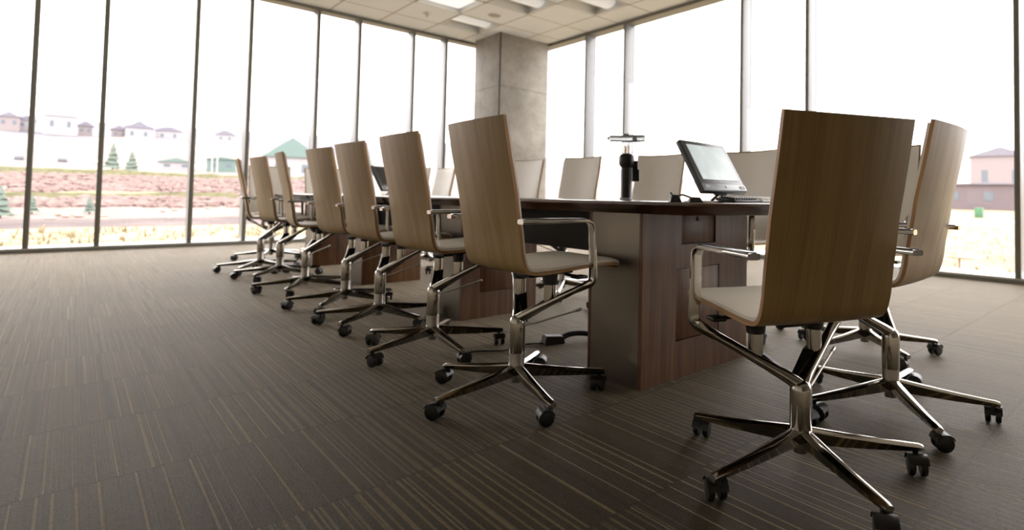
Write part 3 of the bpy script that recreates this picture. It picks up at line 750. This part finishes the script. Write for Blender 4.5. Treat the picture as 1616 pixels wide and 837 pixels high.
# road on the right, hedge lines on the left
def ribbon(name, D0, D1, az0, az1, mm, hgt, lift=.03):
    bm = NB(); n = 60; rows = []
    for D in (D0, D1):
        rows.append([]); 
        for k in range(n+1):
            a = R_(az0+(az1-az0)*k/n); x, y = D*math.sin(a), D*math.cos(a); rows[-1].append((x, y, h_out(x, y)))
    lo_ = [[bm.verts.new((x, y, z-.2)) for x, y, z in r] for r in rows]; hi_ = [[bm.verts.new((x, y, z+hgt+lift+(.5*hgt*noise.noise(Vector((x*.4, y*.4, 0))) if hgt > .3 else 0))) for x, y, z in r] for r in rows]
    for k in range(n):
        for q_ in ((hi_[0][k], hi_[0][k+1], hi_[1][k+1], hi_[1][k]), (lo_[0][k], lo_[0][k+1], hi_[0][k+1], hi_[0][k]), (lo_[1][k], hi_[1][k], hi_[1][k+1], lo_[1][k+1])): bm.faces.new(q_)
    return obj(name, bm, mm)
tag(ribbon('road', 66, 74, 55, 125, M['asphalt'], 0, .12), kind='structure')
tag(ribbon('parking_road', 222, 238, -30, 16, M['asphalt'], 0, .25), kind='structure')
tag(ribbon('hedge', 147, 150, -30, 15, M['hedge'], 1.2), 'long olive hedge line below the parked cars', 'hedge')
tag(ribbon('hedge', 69, 70.5, -30, 10, M['hedge'], .45), 'lower thin olive hedge line crossing the reddish brush', 'hedge')
# reddish bare brush that nobody could count
random.seed(8); bm = NB()
for k in range(2600):
    a = R_(random.uniform(-7, 20)); D = random.uniform(47, 143)
    if 66.5 < D < 73: continue
    x, y = D*math.sin(a), D*math.cos(a); z = h_out(x, y); s_ = random.uniform(.12, .32)*(1+D/110)
    t = NB(); bmesh.ops.create_icosphere(t, subdivisions=1, radius=s_)
    for v in t.verts: v.co = Vector((v.co.x*1.3+x, v.co.y+y, v.co.z*.7*random.uniform(.6, 1.3)+z+s_*.2))
    merge(bm, t)
tag(obj('brush_thicket', bm, M['bush']), 'reddish bare brush covering the slope beyond the windows', 'brush', kind='stuff')
bm = NB(); random.seed(9)
for k in range(2600):
    a = R_(random.uniform(-8, 92)); D = random.uniform(14, 26 if a < R_(50) else 60); x, y = D*math.sin(a), D*math.cos(a)
    if x < XB+1 and y < YA+1: continue
    z = h_out(x, y); s_ = random.uniform(.08, .22)
    for q_ in range(3):
        b_ = random.uniform(0, 6.28); dx, dy = math.cos(b_)*s_*.5, math.sin(b_)*s_*.5
        bm.faces.new([bm.verts.new(p) for p in ((x-dy*.3, y+dx*.3, z-.02), (x+dy*.3, y-dx*.3, z-.02), (x+dx, y+dy, z+s_*1.1))])
tag(obj('dry_grass', bm, M['straw'], smooth=False), 'dry straw coloured grass growing outside the windows', 'grass', kind='stuff')
def house(px, D, w_, d_, h_, roof_h, mw, mr, label, cat='building', rz=None, lift=0):
    p = P3(px, 300, D); z = h_out(p.x, p.y)
    r = empty('house' if cat == 'house' else 'building', (p.x, p.y, z+lift), (-math.atan2(p.x, p.y)) if rz is None else rz, label, cat, 'buildings beyond the windows')
    bm = NB(); box(bm, (-w_/2, -d_/2, -1.5), (w_/2, d_/2, h_)); obj('walls', bm, mw, r, smooth=False)
    bm = NB(); o_ = .5
    v = [bm.verts.new(q_) for q_ in ((-w_/2-o_, -d_/2-o_, h_), (w_/2+o_, -d_/2-o_, h_), (w_/2+o_, d_/2+o_, h_), (-w_/2-o_, d_/2+o_, h_), (0, -d_/2-o_, h_+roof_h), (0, d_/2+o_, h_+roof_h))]
    for f in ((0, 1, 2, 3), (0, 4, 1), (3, 2, 5), (0, 3, 5, 4), (1, 4, 5, 2)): bm.faces.new([v[i] for i in f])
    obj('roof', bm, mr, r, smooth=False)
    nwin = max(2, int(w_/5))
    for k in range(nwin):
        x = -w_/2+w_*(k+.5)/nwin; bm = NB(); box(bm, (x-.7, -d_/2-.06, h_*.35), (x+.7, -d_/2+.02, h_*.7)); obj('window', bm, M['house_window'], r, smooth=False)
    return r
hs = [(8, 440, 8, 8, 6, 3, 'siding_tan', 'roof_grey', 'low tan house at the far left edge of the left window view'),
      (36, 450, 6, 8, 5, 3, 'siding', 'roof_grey', 'pale grey-roofed house left of the first mullion'),
      (90, 436, 13, 9, 9, 5, 'siding', 'siding', 'large white gabled house between the first two mullions'),
      (130, 455, 6, 8, 5, 3, 'siding_tan', 'roof_grey', 'tan house just left of the second mullion'),
      (215, 440, 12, 9, 7, 4.5, 'siding', 'roof_grey', 'pale gabled house in the middle of the third window bay'),
      (184, 450, 7, 8, 5, 2.5, 'siding_tan', 'roof_grey', 'small tan house just right of the second mullion'),
      (262, 448, 12, 8, 6, 3, 'siding', 'roof_grey', 'pale long house left of the third mullion'),
      (352, 450, 9, 8, 5, 3, 'siding', 'roof_grey', 'pale house above the white poles')]
for (px, D, a, b, c_, d, mw, mr, lab) in hs: house(px, D, a, b, c_, d, M[mw], M[mr], lab, 'house')
house(276, 208, 8, 4, 2.2, 1.2, M['siding'], M['roof_green'], 'long low green-roofed shelter behind the parked cars')
house(348, 206, 7, 5, 3.6, .8, M['roof_green'], M['roof_green'], 'low green building behind the white poles')
house(458, 160, 11, 9, 5.6, 4.6, M['siding'], M['roof_green'], 'green-roofed gabled pavilion seen above the left row chairs', rz=-.2)
house(1560, 118, 15, 12, 4.2, .4, M['brick'], M['roof_grey'], 'long brown flat-roofed building in the right window')
house(1578, 190, 14, 12, 13, 2.6, M['siding_tan'], M['roof_grey'], 'hip-roofed pale upper building rising behind the brown one')
# parked cars in a row
random.seed(12)
car_px = [4, 28, 70, 96, 122, 146, 180, 206, 232, 258]
car_lab = ['white car parked at the extreme left of the car row', 'dark car second from the left, left of the first mullion', 'white car just right of the first mullion', 'dark car second after the first mullion', 'white car third after the first mullion',
 'white car touching the second mullion from the left', 'white car first after the second mullion', 'dark car second after the second mullion', 'white car third after the second mullion', 'white car last before the green-roofed shelter']
carbody = None
def car_part(m1):
    bm = NB()
    pr = [(-2.2, .35), (-2.2, .85), (-1.4, .95), (-.8, 1.42), (.7, 1.45), (1.3, .98), (2.1, .85), (2.2, .4)]
    a = [bm.verts.new((x, -.85, z)) for x, z in pr]; b = [bm.verts.new((x, .85, z)) for x, z in pr]
    bm.faces.new(a); bm.faces.new(b[::-1])
    for k in range(len(pr)): bm.faces.new((a[k], b[k], b[(k+1) % 8], a[(k+1) % 8]))
    return bm
protoc = {}
for k, (px, lab) in enumerate(zip(car_px, car_lab)):
    p = P3(px, 300, 230+random.uniform(-1.0, 1.0)); z = h_out(p.x, p.y)+.25
    dark = lab.startswith('dark')
    if dark not in protoc:
        r = empty('parked_car'); bm = car_part(0); obj('body', bm, M['car_dark' if dark else 'car_white'], r, smooth=False)
        bm = NB(); box(bm, (-1.15, -.87, .98), (1.1, .87, 1.32)); obj('windows', bm, M['house_window'], r, smooth=False)
        for x_ in (-1.35, 1.35):
            bm = NB(); tube(bm, [(x_, -.9, .33), (x_, .9, .33)], .33, 14); obj('wheels', bm, M['black'], r)
        protoc[dark] = r
    else: r = copy_tree(protoc[dark], list(C.objects))
    r.location = (p.x, p.y, z); r.rotation_euler = (0, 0, -math.atan2(p.x, p.y)+PI/2+random.uniform(-.12, .12)); tag(r, lab, 'car', 'cars parked across the field')
# trees
def conifer(px, D, h_, lab):
    p = P3(px, 300, D); z = h_out(p.x, p.y); r = empty('conifer', (p.x, p.y, z), 0, lab, 'tree', 'evergreens outside')
    bm = NB(); tube(bm, [(0, 0, -.2), (0, 0, h_*.4)], h_*.03, 8); obj('trunk', bm, M['bush'], r)
    bm = NB(); random.seed(int(px))
    for k in range(5):
        z0 = h_*(.12+.16*k); rad = h_*.32*(1-k*.17); n_ = 11
        ap = bm.verts.new((0, 0, z0+h_*.30)); c_ = [bm.verts.new((rad*random.uniform(.75, 1.1)*math.cos(2*PI*j/n_), rad*random.uniform(.75, 1.1)*math.sin(2*PI*j/n_), z0+random.uniform(-.04, .04)*h_)) for j in range(n_)]
        for j in range(n_): bm.faces.new((c_[j], c_[(j+1) % n_], ap))
        bm.faces.new(c_[::-1])
    obj('foliage', bm, M['green'], r)
for a in ((2, 34, 1.3, 'dark round evergreen at the extreme left edge of the left window'), (52, 38, .9, 'small dark evergreen just right of the first mullion'), (143, 38, .9, 'small dark evergreen just left of the second mullion'),
          (176, 190, 7, 'conifer beyond the hedge right of the second mullion'), (206, 185, 5.5, 'smaller conifer beyond the hedge in the third bay'),
          (578, 190, 9, 'faint conifer between the third and second left row chair backs')): conifer(*a)
random.seed(5)
rk = [(92, 341, 'pale boulder lying highest in the ditch row, left one'), (104, 343.5, 'flat pale boulder below the highest one in the ditch'), (117, 341, 'pale boulder in the middle of the ditch row'), (124, 343, 'pale boulder touching the second mullion side'),
      (78, 348, 'low long pale boulder lying apart to the left'), (163, 343, 'pale boulder just right of the second mullion'), (162, 349, 'pinkish boulder below the one right of the second mullion'), (257, 335, 'oval pale boulder left of the third mullion'), (275, 333, 'rounder pale boulder closest to the third mullion'), (328, 330, 'lone pale boulder right of the third mullion')]
for px, py, lab in rk:
    # walk out along the sight line until it meets the slope
    D = 20.0
    while D < 60:
        p = P3(px, py, D)
        if p.z <= h_out(p.x, p.y): break
        D += .25
    bm = NB(); bmesh.ops.create_icosphere(bm, subdivisions=2, radius=.13)
    for v in bm.verts: v.co = Vector((v.co.x*1.5, v.co.y, v.co.z*.55))*(1+.25*noise.noise(v.co*6+Vector((px, 0, 0))))
    tag(obj('boulder', bm, M['rock'], loc=(p.x, p.y, h_out(p.x, p.y)+.06), rot=(0, 0, random.uniform(0, 3))), lab, 'rock', 'pale boulders along the ditch')
for px, hh, lab in ((322, 8.6, 'white flagpole, leftmost of the three'), (333, 8.9, 'white flagpole, middle of the three'), (341, 8.6, 'white flagpole, rightmost of the three')):
    p = P3(px, 300, 196); z = h_out(p.x, p.y); bm = NB(); tube(bm, [(0, 0, -.3), (0, 0, hh)], .2, 10, rads=[.24, .18])
    tag(obj('flagpole', bm, M['post_white'], loc=(p.x, p.y, z)), lab, 'pole', 'three white poles past the third mullion')
p = P3(1514, 405, 18); z = h_out(p.x, p.y)
r = empty('park_table', (p.x, p.y, z), -.9, 'small rusty post with a flat top in the straw grass by the right window', 'post')
bm = NB(); tube(bm, [(0, 0, -.1), (0, 0, .42)], .03, 8); obj('post', bm, M['rust'], r)
bm = NB(); box(bm, (-.3, -.12, .41), (.3, .12, .45), .006, M4=Matrix.Rotation(.06, 4, 'Y')); obj('top', bm, M['rust'], r)
p = P3(1545, 328, 80); z = h_out(p.x, p.y)
bm = NB(); box(bm, (-.5, -.4, -.2), (.5, .4, 1.2), .05); tag(obj('utility_box', bm, M['green_sign'], loc=(p.x, p.y, z)), 'small bright green utility box on the slope beyond the road', 'utility box')
